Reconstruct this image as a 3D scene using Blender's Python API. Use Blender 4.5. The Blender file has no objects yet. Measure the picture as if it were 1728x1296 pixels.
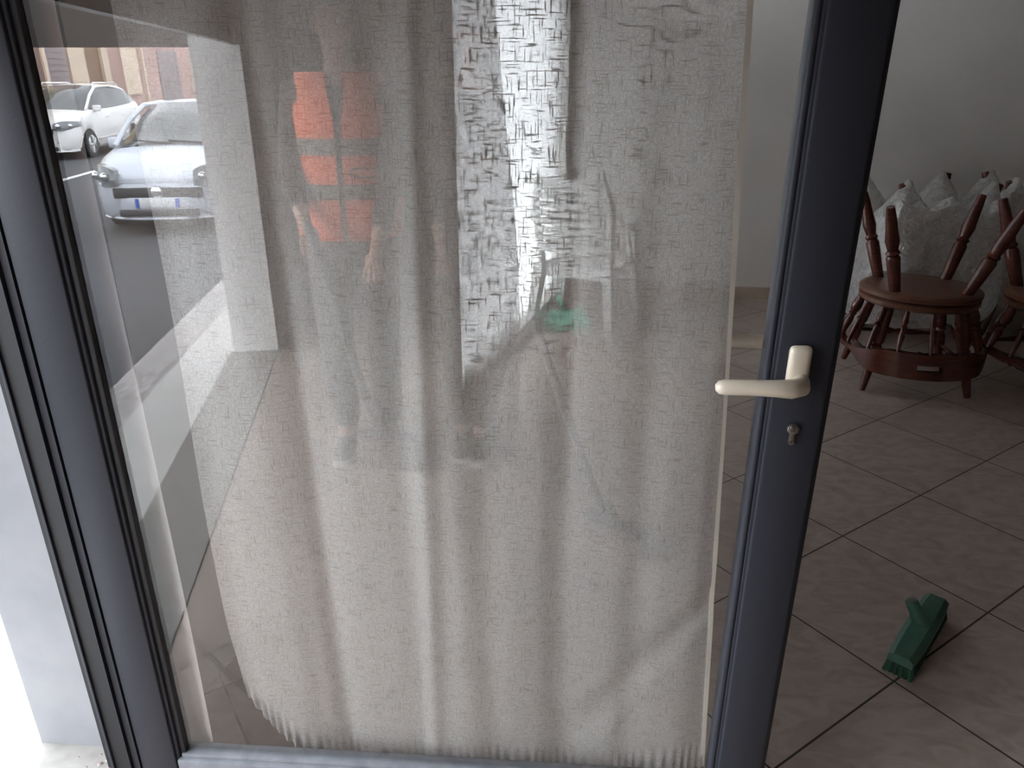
import bpy, bmesh, math, random
from mathutils import Vector, Matrix, Euler, noise
random.seed(7)
PI = math.pi; R = math.radians
S = bpy.context.scene; COL = S.collection
# ------------------------------------------------------------ camera, world, exposure
cam_d = bpy.data.cameras.new('camera'); cam = bpy.data.objects.new('camera', cam_d); COL.objects.link(cam)
cam_d.sensor_width = 36; cam_d.lens = 1257 / 1728 * 36; cam_d.clip_start = .02
cam.location = (0, -1.18, 1.5); cam.rotation_euler = (R(90 - 22.4), 0, R(4)); S.camera = cam
W = bpy.data.worlds.new('overcast_sky'); S.world = W; W.use_nodes = True
wb = W.node_tree.nodes['Background']; wb.inputs[0].default_value = (.87, .935, 1, 1); wb.inputs[1].default_value = 15.5
vs = S.view_settings; vs.view_transform = 'Standard'; vs.look = 'None'; vs.gamma = 1; vs.use_curve_mapping = False; vs.exposure = 0
S.cycles.transparent_max_bounces = 16; S.cycles.max_bounces = 10; S.cycles.diffuse_bounces = 5

# ------------------------------------------------------------ materials
def nt(name):
    m = bpy.data.materials.new(name); m.use_nodes = True; t = m.node_tree
    return m, t, t.nodes, t.links
def mat(name, c, rough=.6, metal=0, c2=None, scale=8, bump=0, stretch=(1, 1, 1), spec=.5):
    m, t, N, L = nt(name); b = N['Principled BSDF']
    b.inputs['Base Color'].default_value = (*c, 1); b.inputs['Roughness'].default_value = rough
    b.inputs['Metallic'].default_value = metal; b.inputs['Specular IOR Level'].default_value = spec
    if c2 or bump:
        tc = N.new('ShaderNodeTexCoord'); mp = N.new('ShaderNodeMapping'); mp.inputs['Scale'].default_value = stretch
        nz = N.new('ShaderNodeTexNoise'); nz.inputs['Scale'].default_value = scale; nz.inputs['Detail'].default_value = 6
        L.new(tc.outputs['Object'], mp.inputs[0]); L.new(mp.outputs[0], nz.inputs['Vector'])
        if c2:
            cr = N.new('ShaderNodeValToRGB'); cr.color_ramp.elements[0].position = .35; cr.color_ramp.elements[1].position = .68
            cr.color_ramp.elements[0].color = (*c, 1); cr.color_ramp.elements[1].color = (*c2, 1)
            L.new(nz.outputs['Fac'], cr.inputs[0]); L.new(cr.outputs[0], b.inputs['Base Color'])
        if bump:
            bp = N.new('ShaderNodeBump'); bp.inputs['Strength'].default_value = bump; bp.inputs['Distance'].default_value = .01
            L.new(nz.outputs['Fac'], bp.inputs['Height']); L.new(bp.outputs[0], b.inputs['Normal'])
    return m
def glass_mat(name, ior=1.6, tint=(.97, .97, .97), rough=0):
    m, t, N, L = nt(name); N.remove(N['Principled BSDF']); out = N['Material Output']
    tr = N.new('ShaderNodeBsdfTransparent'); tr.inputs[0].default_value = (*tint, 1)
    gl = N.new('ShaderNodeBsdfGlossy'); gl.inputs['Roughness'].default_value = rough
    fr = N.new('ShaderNodeFresnel'); fr.inputs[0].default_value = ior
    # same reflectance from both faces of the pane
    mx = N.new('ShaderNodeMixShader'); g = N.new('ShaderNodeNewGeometry'); im = N.new('ShaderNodeMath'); im.operation = 'DIVIDE'; im.inputs[0].default_value = 1
    sel = N.new('ShaderNodeMix'); sel.data_type = 'FLOAT'; sel.inputs[2].default_value = ior; sel.inputs[3].default_value = 1 / ior
    L.new(g.outputs['Backfacing'], sel.inputs[0]); L.new(sel.outputs[0], fr.inputs[0])
    fr2 = fr
    L.new(fr2.outputs[0], mx.inputs[0]); L.new(tr.outputs[0], mx.inputs[1]); L.new(gl.outputs[0], mx.inputs[2]); L.new(mx.outputs[0], out.inputs[0])
    N.remove(im)
    return m
def cloth_mat(name, c, opac=.6, thread=.95, weave=True, trans=.5, wscale=1.0, yarn=None):
    """sheer woven cloth: open gaps let light straight through, slub threads are closed"""
    m, t, N, L = nt(name); N.remove(N['Principled BSDF']); out = N['Material Output']
    df = N.new('ShaderNodeBsdfDiffuse'); df.inputs[0].default_value = (*c, 1)
    tl = N.new('ShaderNodeBsdfTranslucent'); tl.inputs[0].default_value = (*c, 1)
    m1 = N.new('ShaderNodeMixShader'); m1.inputs[0].default_value = trans; L.new(df.outputs[0], m1.inputs[1]); L.new(tl.outputs[0], m1.inputs[2])
    tr = N.new('ShaderNodeBsdfTransparent'); m2 = N.new('ShaderNodeMixShader')
    L.new(tr.outputs[0], m2.inputs[1]); L.new(m1.outputs[0], m2.inputs[2]); L.new(m2.outputs[0], out.inputs[0])
    if not weave: m2.inputs[0].default_value = opac; return m
    tc = N.new('ShaderNodeTexCoord')
    def strokes(sc, lo, hi, seed):
        mp = N.new('ShaderNodeMapping'); mp.inputs['Scale'].default_value = [v * wscale for v in sc]; mp.inputs['Location'].default_value = (seed, seed, 0)
        nz = N.new('ShaderNodeTexNoise'); nz.noise_dimensions = '2D'; nz.inputs['Scale'].default_value = 1; nz.inputs['Detail'].default_value = 1.5
        L.new(tc.outputs['UV'], mp.inputs[0]); L.new(mp.outputs[0], nz.inputs['Vector'])
        mr = N.new('ShaderNodeMapRange'); mr.inputs[1].default_value = lo; mr.inputs[2].default_value = hi
        L.new(nz.outputs['Fac'], mr.inputs[0]); return mr.outputs[0]
    h = strokes((30, 380, 1), .60, .68, 3.1); v = strokes((400, 28, 1), .61, .69, 11.7)
    fh = strokes((160, 900, 1), .45, .75, 5.3); fv = strokes((950, 150, 1), .45, .75, 8.8)
    mx = N.new('ShaderNodeMath'); mx.operation = 'MAXIMUM'; L.new(h, mx.inputs[0]); L.new(v, mx.inputs[1])
    fm = N.new('ShaderNodeMath'); fm.operation = 'MAXIMUM'; L.new(fh, fm.inputs[0]); L.new(fv, fm.inputs[1])
    a = N.new('ShaderNodeMapRange'); a.inputs[3].default_value = opac - .1; a.inputs[4].default_value = opac + .12; L.new(fm.outputs[0], a.inputs[0])
    b = N.new('ShaderNodeMix'); b.data_type = 'FLOAT'; b.inputs[3].default_value = thread
    L.new(mx.outputs[0], b.inputs[0]); L.new(a.outputs[0], b.inputs[2]); L.new(b.outputs[0], m2.inputs[0])
    yc = N.new('ShaderNodeMix'); yc.data_type = 'RGBA'; yc.inputs[6].default_value = (*c, 1); yc.inputs[7].default_value = (*(yarn or c), 1)
    L.new(mx.outputs[0], yc.inputs[0]); L.new(yc.outputs[2], df.inputs[0]); L.new(yc.outputs[2], tl.inputs[0])
    return m
def film_mat(name):
    m, t, N, L = nt(name); N.remove(N['Principled BSDF']); out = N['Material Output']
    tr = N.new('ShaderNodeBsdfTransparent'); tr.inputs[0].default_value = (.93, .92, .9, 1)
    tl = N.new('ShaderNodeBsdfTranslucent'); tl.inputs[0].default_value = (.93, .92, .90, 1)
    df = N.new('ShaderNodeBsdfDiffuse'); df.inputs[0].default_value = (.93, .92, .90, 1)
    gl = N.new('ShaderNodeBsdfGlossy'); gl.inputs['Roughness'].default_value = .16
    nz = N.new('ShaderNodeTexNoise'); nz.inputs['Scale'].default_value = 26; nz.inputs['Detail'].default_value = 5; nz.inputs['Distortion'].default_value = 1.2
    tc = N.new('ShaderNodeTexCoord'); L.new(tc.outputs['Object'], nz.inputs['Vector'])
    bp = N.new('ShaderNodeBump'); bp.inputs['Strength'].default_value = .9; bp.inputs['Distance'].default_value = .03; L.new(nz.outputs['Fac'], bp.inputs['Height'])
    L.new(bp.outputs[0], gl.inputs['Normal']); L.new(bp.outputs[0], df.inputs['Normal'])
    a = N.new('ShaderNodeMixShader'); a.inputs[0].default_value = .45; L.new(df.outputs[0], a.inputs[1]); L.new(tl.outputs[0], a.inputs[2])
    b = N.new('ShaderNodeMixShader'); b.inputs[0].default_value = .38; L.new(a.outputs[0], b.inputs[1]); L.new(gl.outputs[0], b.inputs[2])
    c = N.new('ShaderNodeMixShader'); mr = N.new('ShaderNodeMapRange'); mr.inputs[1].default_value = .3; mr.inputs[2].default_value = .7; mr.inputs[3].default_value = .58; mr.inputs[4].default_value = .92
    L.new(nz.outputs['Fac'], mr.inputs[0]); L.new(mr.outputs[0], c.inputs[0]); L.new(tr.outputs[0], c.inputs[1]); L.new(b.outputs[0], c.inputs[2]); L.new(c.outputs[0], out.inputs[0])
    return m
def tile_mat():
    m, t, N, L = nt('floor_tiles'); b = N['Principled BSDF']; b.inputs['Roughness'].default_value = .38
    tc = N.new('ShaderNodeTexCoord'); mp = N.new('ShaderNodeMapping'); mp.inputs['Rotation'].default_value = (0, 0, R(-37.7)); mp.inputs['Location'].default_value = (-.991 + .0025, .215 + .0025, 0)
    br = N.new('ShaderNodeTexBrick'); br.offset = 0; br.squash = 1
    br.inputs['Scale'].default_value = 1; br.inputs['Brick Width'].default_value = .5; br.inputs['Row Height'].default_value = .49
    br.inputs['Mortar Size'].default_value = .003; br.inputs['Mortar Smooth'].default_value = .2; br.inputs['Bias'].default_value = 0
    br.inputs['Color1'].default_value = (1, 1, 1, 1); br.inputs['Color2'].default_value = (.86, .86, .86, 1); br.inputs['Mortar'].default_value = (.03, .022, .02, 1)
    L.new(tc.outputs['Object'], mp.inputs[0]); L.new(mp.outputs[0], br.inputs['Vector'])
    nz = N.new('ShaderNodeTexNoise'); nz.inputs['Scale'].default_value = 9; nz.inputs['Detail'].default_value = 8; nz.inputs['Distortion'].default_value = 1.6
    ms = N.new('ShaderNodeMapping'); ms.inputs['Scale'].default_value = (1, 1.7, 1); ms.inputs['Rotation'].default_value = (0, 0, R(-20))
    L.new(tc.outputs['Object'], ms.inputs[0]); L.new(ms.outputs[0], nz.inputs['Vector'])
    cr = N.new('ShaderNodeValToRGB'); e = cr.color_ramp.elements; e[0].position = .3; e[0].color = (.31, .24, .205, 1); e[1].position = .62; e[1].color = (.40, .325, .28, 1)
    L.new(nz.outputs['Fac'], cr.inputs[0])
    mu = N.new('ShaderNodeMix'); mu.data_type = 'RGBA'; mu.blend_type = 'MULTIPLY'; mu.inputs[0].default_value = 1
    L.new(cr.outputs[0], mu.inputs[6]); L.new(br.outputs['Color'], mu.inputs[7]); L.new(mu.outputs[2], b.inputs['Base Color'])
    return m
M = dict(
    tile=tile_mat(),
    wall=mat('white_wall_paint', (.70, .675, .65), .85, c2=(.74, .715, .69), scale=3, bump=.05),
    reveal=mat('pale_stone_jamb', (.235, .24, .262), .6, c2=(.285, .288, .305), scale=7, bump=.05),
    wall2=mat('darkened_wall_paint', (.22, .17, .14), .85, c2=(.25, .20, .16), scale=3),  # unseen walls, made dark to dim the room's right side; ceiling likewise
    ceil=mat('ceiling_paint', (.42, .40, .38), .9),
    skirt=mat('beige_skirting', (.42, .33, .26), .5, c2=(.50, .40, .32), scale=10),
    frame=mat('anthracite_aluminium', (.026, .028, .037), .5, .0, c2=(.031, .033, .043), scale=300, spec=.25),
    rail=mat('pale_aluminium_rail', (.13, .14, .16), .6, c2=(.18, .19, .21), scale=30),  # bottom rail, paler than the rest of the frame
    sill=mat('dusty_sill_stone', (.24, .225, .21), .8, c2=(.30, .285, .265), scale=25, bump=.1),
    rubber=mat('black_gasket', (.012, .013, .016), .6),
    glass=glass_mat('door_glass', 1.80),
    cream=mat('cream_enamel_handle', (.66, .58, .47), .32, c2=(.70, .62, .51), scale=20),
    steel=mat('nickel_lock', (.30, .28, .26), .35, 1),
    dark=mat('black_slot', (.01, .01, .01), .5),
    curtain=cloth_mat('sheer_linen', (.94, .935, .92), .50, .97, trans=.25, yarn=(.36, .345, .32)),
    layer=cloth_mat('sheer_linen_layer', (.66, .62, .58), .66, .85, yarn=(.45, .43, .40)),
    hem=cloth_mat('stitched_hem', (.78, .74, .66), .93, weave=False, trans=.3),
    strip=cloth_mat('plain_white_voile', (.95, .95, .95), .88, weave=False, trans=.1),
    blind=cloth_mat('white_blind_cloth', (.88, .88, .87), 1.0, weave=False, trans=.52),
    wood=mat('red_brown_varnished_wood', (.065, .015, .010), .25, c2=(.10, .025, .015), scale=14, stretch=(1, 1, 6)),
    seat=mat('worn_brown_seat_wood', (.10, .04, .024), .34, c2=(.16, .065, .038), scale=11, stretch=(1, 7, 1)),
    film=film_mat('clear_plastic_film'),
    plastic=mat('white_resin', (.78, .78, .76), .4),
    green=mat('green_plastic', (.035, .10, .072), .45, c2=(.05, .125, .09), scale=30),
    gdark=mat('dark_green_bristle', (.012, .05, .03), .8, c2=(.02, .07, .045), scale=120),
    gbright=mat('mint_green_plastic', (.12, .52, .38), .5),
    bristle=mat('brown_bristles', (.12, .09, .085), .9, c2=(.2, .15, .14), scale=90, stretch=(6, 6, 1)),
    stick=mat('dark_metal_handle', (.09, .085, .08), .4),
    stick2=mat('grey_painted_handle', (.11, .10, .095), .5),
    asphalt=mat('asphalt', (.045, .045, .05), .9, c2=(.06, .06, .066), scale=60),
    pave=mat('pale_pavement', (.52, .50, .48), .85, c2=(.60, .58, .56), scale=5, bump=.1),
    curb=mat('marble_kerb', (.44, .41, .40), .7, c2=(.24, .22, .22), scale=9, stretch=(4, 1, 1)),
    line=mat('white_road_paint', (.6, .6, .6), .8),
    white=mat('white_car_paint', (.78, .75, .74), .22, c2=(.79, .76, .75), scale=2),
    silver=mat('pale_blue_silver_paint', (.50, .52, .57), .28, .3),
    cglass=mat('car_glass', (.05, .055, .06), .06, c2=(.11, .11, .11), scale=2),
    tyre=mat('tyre', (.02, .02, .02), .8), rim=mat('alloy_rim', (.45, .45, .46), .3, .8),
    lamp=mat('headlamp_lens', (.16, .17, .18), .05, spec=1), grille=mat('black_grille', (.025, .025, .03), .4),
    plate=mat('plate_white', (.7, .7, .7), .4), blue=mat('plate_blue', (.03, .08, .5), .4), ink=mat('plate_ink', (.05, .05, .06), .5),
    chrome=mat('chrome', (.75, .75, .75), .15, 1), red=mat('tail_lamp', (.4, .03, .02), .2),
    ochre=mat('ochre_render', (.60, .42, .20), .9, c2=(.52, .36, .17), scale=1.5),
    pink=mat('pink_render', (.44, .28, .25), .9, c2=(.38, .25, .22), scale=1.5),
    creamw=mat('cream_render', (.66, .52, .40), .9, c2=(.58, .46, .36), scale=1.5),
    shut=mat('grey_shutter', (.22, .17, .17), .6), brownd=mat('brown_door', (.20, .11, .06), .6),
    banner=mat('brown_awning_cloth', (.050, .040, .036), .9),
    orange=mat('hi_vis_orange', (.95, .17, .05), .7, c2=(.88, .14, .04), scale=12), band=mat('reflective_band', (.14, .13, .11), .5),
    trouser=mat('dark_work_trousers', (.06, .052, .048), .85, c2=(.075, .062, .058), scale=9),
    brownc=mat('dark_brown_clothes', (.055, .035, .03), .85, c2=(.07, .045, .04), scale=9),
    skin=mat('skin', (.48, .27, .19), .55), hair=mat('dark_hair', (.03, .02, .015), .6), shoe=mat('dark_shoe', (.04, .035, .03), .6), sole=mat('pale_sole', (.6, .58, .54), .6),
    eye=mat('eye', (.6, .6, .6), .2), lip=mat('lip', (.4, .15, .12), .5),
    crumb=mat('plaster_crumb', (.18, .10, .08), .9, c2=(.5, .48, .46), scale=60),
    panel=mat('pale_panel', (.6, .58, .56), .5), metal=mat('galvanised_metal', (.35, .35, .36), .4, .7),
)

# ------------------------------------------------------------ helpers
def BM(): return bmesh.new()
def box(bm, lo, hi, mx=None, bev=0, seg=2):
    r = bmesh.ops.create_cube(bm, size=1)
    lo = Vector(lo); hi = Vector(hi); c = (lo + hi) / 2; s = hi - lo
    bmesh.ops.transform(bm, matrix=Matrix.Translation(c) @ Matrix.Diagonal((*s, 1)), verts=r['verts'])
    vs_ = r['verts']
    if bev:
        es = list({e for v in vs_ for e in v.link_edges})
        o = bmesh.ops.bevel(bm, geom=es, offset=bev, segments=seg, affect='EDGES', profile=.5)
        vs_ = list({v for f in o['faces'] for v in f.verts} | {v for v in vs_ if v.is_valid})
    if mx is not None:
        # collect whole island
        bmesh.ops.transform(bm, matrix=mx, verts=vs_)
    return vs_
def rings(bm, rs, closed=True, cap=True):
    L_ = [[bm.verts.new(p) for p in r] for r in rs]; n = len(L_[0])
    for a, b in zip(L_, L_[1:]):
        for i in range(n if closed else n - 1):
            j = (i + 1) % n; bm.faces.new((a[i], a[j], b[j], b[i]))
    if cap and closed:
        bm.faces.new(list(reversed(L_[0]))); bm.faces.new(L_[-1])
    return L_
def frame_of(d):
    d = d.normalized(); u = Vector((0, 0, 1)).cross(d)
    if u.length < 1e-3: u = Vector((1, 0, 0))
    u.normalize(); return u, d.cross(u)
def lathe(bm, p0, p1, prof, n=14):
    p0 = Vector(p0); p1 = Vector(p1); d = p1 - p0; u, v = frame_of(d)
    rings(bm, [[p0 + d * t + (u * math.cos(a) + v * math.sin(a)) * r for a in [2 * PI * k / n for k in range(n)]] for t, r in prof])
def tube(bm, pts, r, n=10, cap=True, flat=None):
    pts = [Vector(p) for p in pts]; rs = []
    rr = r if isinstance(r, (list, tuple)) else [r] * len(pts)
    for i, p in enumerate(pts):
        d = (pts[min(i + 1, len(pts) - 1)] - pts[max(i - 1, 0)]); u, v = frame_of(d)
        k2 = flat or 1
        rs.append([p + u * math.cos(a) * rr[i] + v * math.sin(a) * rr[i] * k2 for a in [2 * PI * k / n for k in range(n)]])
    rings(bm, rs, cap=cap)
def obj(name, bm, m, parent=None, smooth=True, angle=40, loc=None, rot=None):
    bmesh.ops.recalc_face_normals(bm, faces=bm.faces)
    me = bpy.data.meshes.new(name); bm.to_mesh(me); bm.free(); me.materials.append(m)
    if smooth:
        me.polygons.foreach_set('use_smooth', [True] * len(me.polygons))
        try: me.set_sharp_from_angle(angle=R(angle))
        except Exception: pass
    o = bpy.data.objects.new(name, me); COL.objects.link(o)
    if parent: o.parent = parent
    if loc: o.location = loc
    if rot: o.rotation_euler = rot
    return o
def tag(o, label, cat, group=None, kind=None):
    o['label'] = label; o['category'] = cat
    if group: o['group'] = group
    if kind: o['kind'] = kind
    return o
def thing(name, label, cat, loc=(0, 0, 0), rz=0, group=None):
    o = bpy.data.objects.new(name, None); COL.objects.link(o); o.location = loc; o.rotation_euler = (0, 0, rz); o.empty_display_size = .1
    return tag(o, label, cat, group)
def struct(name, bm, m, parent=None, smooth=False):
    o = obj(name, bm, m, parent, smooth)
    if not parent: o['kind'] = 'structure'
    return o
def copy_tree(o, parent=None):
    c = o.copy(); COL.objects.link(c); c.parent = parent
    for ch in list(o.children): copy_tree(ch, c)
    return c
def sm(a, b, x): t = max(0, min(1, (x - a) / (b - a))); return t * t * (3 - 2 * t)

# ------------------------------------------------------------ the room shell
FA = R(13.5); P0 = Vector((.03, 4.22, 0)); FD = Vector((-math.sin(FA), -math.cos(FA), 0)); FN = Vector((-math.cos(FA), math.sin(FA), 0))
FM = Matrix(((FD.x, FN.x, 0, P0.x), (FD.y, FN.y, 0, P0.y), (0, 0, 1, 0), (0, 0, 0, 1)))     # (t along facade, outward, z)
def fbox(bm, lo, hi, bev=0):
    vs_ = bmesh.ops.create_cube(bm, size=1)['verts']; lo = Vector(lo); hi = Vector(hi)
    bmesh.ops.transform(bm, matrix=FM @ Matrix.Translation((lo + hi) / 2) @ Matrix.Diagonal((*(hi - lo), 1)), verts=vs_)
bm = BM()
p = lambda t, n: (FM @ Vector((t, n, 0)))
pts = [p(-.3, .25), p(9.6, .25), Vector((6.2, p(9.6, .25).y - .1, 0)), Vector((6.2, 4.5, 0))]
f = [bm.verts.new((v.x, v.y, 0)) for v in pts]; g = [bm.verts.new((v.x, v.y, -.12)) for v in pts]
bm.faces.new(f); bm.faces.new(g[::-1])
for i in range(4): bm.faces.new((f[i], g[i], g[(i + 1) % 4], f[(i + 1) % 4]))
struct('floor', bm, M['tile'])
bm = BM(); box(bm, (-.6, 4.22, 0), (6.2, 4.4, 3)); struct('wall_back', bm, M['wall'])
bm = BM(); box(bm, (.03, 4.205, 0), (6.0, 4.222, .085), bev=.003); struct('baseboard_back', bm, M['skirt'])
bm = BM(); box(bm, (6.0, -5, 0), (6.2, 4.4, 3)); struct('wall_right', bm, M['wall2'])
yb = p(9.2, 0).y
bm = BM(); box(bm, (p(9.2, 0).x - .3, yb - .2, 0), (6.2, yb, 3)); struct('wall_front', bm, M['wall2'])
bm = BM(); box(bm, (-2.9, yb - .2, 3.0), (6.2, 4.4, 3.15)); struct('ceiling', bm, M['ceil'])
D0, D1 = 4.26, 7.3            # the doorway
W0, W1 = .12, 2.15            # the shop window further in
bm = BM()
fbox(bm, (-.3, 0, 0), (W0, .25, 3.2)); fbox(bm, (W0, 0, 2.85), (W1, .25, 3.2)); fbox(bm, (W0, 0, 0), (W1, .25, .10))
fbox(bm, (W1, 0, 0), (D0 - .0, .25, 3.2)); fbox(bm, (D0, 0, 2.3), (D1, .25, 3.2)); fbox(bm, (D1, 0, 0), (9.5, .25, 3.2))
struct('wall_left', bm, M['wall'])
bm = BM(); box(bm, (-1.235, .079, -.02), (-1.005, .094, 2.3), bev=.002)
struct('trim_1', bm, M['reveal'])
bm = BM(); fbox(bm, (D0, .03, 1.66), (D1, .07, 2.32)); struct('trim_2', bm, M['metal'])     # rolling shutter, added partly down to darken the curtain's top
bm = BM(); fbox(bm, (D0 - .005, .0, -.01), (D1, .27, .004)); struct('trim_5', bm, M['sill'])      # door sill
bm = BM(); box(bm, (-1.0, .082, 0), (-.815, .10, 2.2), bev=.003); struct('trim_6', bm, M['rubber'])     # dark panel added behind the glass to blacken the wall beside the stile
# shop window, cloth below; clear upper pane added out of view for room light
w = bpy.data.objects.new('window_1', None); COL.objects.link(w); w['kind'] = 'structure'
bm = BM()
for a, b in (((W0, .10, .10), (W0 + .05, .16, 2.85)), ((W1 - .05, .10, .10), (W1, .16, 2.85)), ((W0, .10, 1.98), (W1, .16, 2.04)), ((W0, .10, .10), (W1, .16, .15)), ((W0, .10, 2.8), (W1, .16, 2.85))): fbox(bm, a, b)
struct('window_frame', bm, M['plastic'], w)
bm = BM(); fbox(bm, (W0 + .05, .127, .15), (W1 - .05, .133, 1.98)); fbox(bm, (W0 + .05, .127, 2.04), (W1 - .05, .133, 2.8)); struct('window_pane', bm, M['glass'], w)
bm = BM(); nx, nz_ = 70, 40; g = []
for i in range(nx + 1):
    t = W0 + .02 + (W1 - W0 - .04) * i / nx; row = []
    for j in range(nz_ + 1):
        z = .10 + 1.93 * j / nz_
        row.append(bm.verts.new(FM @ Vector((t, .05 + .014 * math.sin(t * 33 + .5 * math.sin(z * 2)) + .006 * math.sin(t * 71), z))))
    g.append(row)
for i in range(nx):
    for j in range(nz_): bm.faces.new((g[i][j], g[i + 1][j], g[i + 1][j + 1], g[i][j + 1]))
tag(obj('window_cloth', bm, M['blind']), 'white cloth covering the bright shop window behind the plastic chair', 'window covering')

# ------------------------------------------------------------ outdoors
SA = R(10); SX = lambda y, x0: x0 + math.tan(SA) * y
def strip(name, x0, x1, y0, y1, z0, z1, m):
    bm = BM(); v = []
    for z in (z0, z1):
        for (x, y) in ((x0, y0), (x1, y0), (x1, y1), (x0, y1)): v.append(bm.verts.new((SX(y, x), y, z)))
    for q in ((0, 1, 2, 3), (4, 5, 6, 7), (0, 1, 5, 4), (1, 2, 6, 5), (2, 3, 7, 6), (3, 0, 4, 7)): bm.faces.new([v[k] for k in q])
    return struct(name, bm, m)
strip('pavement', -1.72, -.1, -45, 14, -.36, -.012, M['pave'])
strip('kerb_stone', -1.95, -1.72, -45, 14, -.36, -.012, M['curb'])
strip('road', -60, -1.9, -90, 25, -.5, -.30, M['asphalt'])
strip('road_line', -7.3, -7.16, -22, -9, -.30, -.295, M['line'])

def facade(name, label, s0, s1, wallm, feats):
    """building front on the far side of the street, s = distance along the view"""
    X0 = -13.5; root = thing(name, label, 'building', (X0 - .173 * (s0 - 1.18), -(s0 - 1.18), -.30))
    ang = math.atan2(-(s1 - s0), -.173 * (s1 - s0)); root.rotation_euler = (0, 0, ang); k = math.hypot(1, .173)
    ln = (s1 - s0) * k
    bm = BM(); box(bm, (0, -5, 0), (ln, 0, 8.5)); obj('wall', bm, wallm, root, False)
    for nm, a, b, z0, z1, m, dep in feats:
        bm = BM(); a_ = (a - s0) * k; b_ = (b - s0) * k
        if nm == 'roller_shutter':
            for q in range(int((z1 - z0) / .1)): box(bm, (a_, -.1, z0 + q * .1), (b_, dep - .02 * (q % 2), z0 + q * .1 + .1))
        else: box(bm, (a_, -.1, z0), (b_, dep, z1))
        obj(nm, bm, m, root, False)
    return root
facade('townhouse', 'ochre building at the far left edge of the street reflection', 17, 25.2, M['ochre'], [('door', 22, 23.2, 0, 2.4, M['brownd'], .05), ('plinth', 17, 25.2, 0, .3, M['creamw'], .06)])
facade('townhouse', 'pink building with a grey roller shutter reflected above the white car', 25.2, 29.7, M['pink'], [('pilaster', 25.2, 25.6, 0, 4, M['creamw'], .1), ('pilaster', 26.3, 26.55, 0, 4, M['creamw'], .1), ('roller_shutter', 26.6, 28.2, 0, 3.4, M['shut'], .05), ('pilaster', 28.3, 29.7, 0, 5, M['creamw'], .08)])
facade('townhouse', 'brown fronted building with cream door frame reflected behind the white car roof', 29.7, 33.2, M['brownd'], [('door_frame', 31.2, 31.8, 0, 3.2, M['creamw'], .12), ('wall_panel', 31.8, 33.2, 0, 6, M['pink'], .05)])
facade('townhouse', 'reddish building with cream window surround reflected right of the white car', 33.2, 60, M['pink'], [('window_surround', 33.2, 35.0, 1.1, 4, M['creamw'], .12), ('drainpipe', 35.6, 35.8, 0, 6, M['creamw'], .15), ('roller_shutter', 38, 41, 0, 3, M['shut'], .05), ('window_surround', 43, 45, 1, 3, M['creamw'], .1)])

bm = BM(); rs = []
for i in range(41):
    x = -7.2 + 5.6 * i / 40; y = -5.02 + .03 * math.sin(x * 9)
    rs.append([(x, y, 1.715), (x, y + .012, 1.715), (x, y + .012 + .02 * math.sin(x * 4), 3.1), (x, y + .02 * math.sin(x * 4), 3.1)])
rings(bm, rs)
tag(obj('awning_side_sheet', bm, M['banner']), 'dark brown awning sheet hanging straight across above the reflected cars', 'awning')

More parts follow.
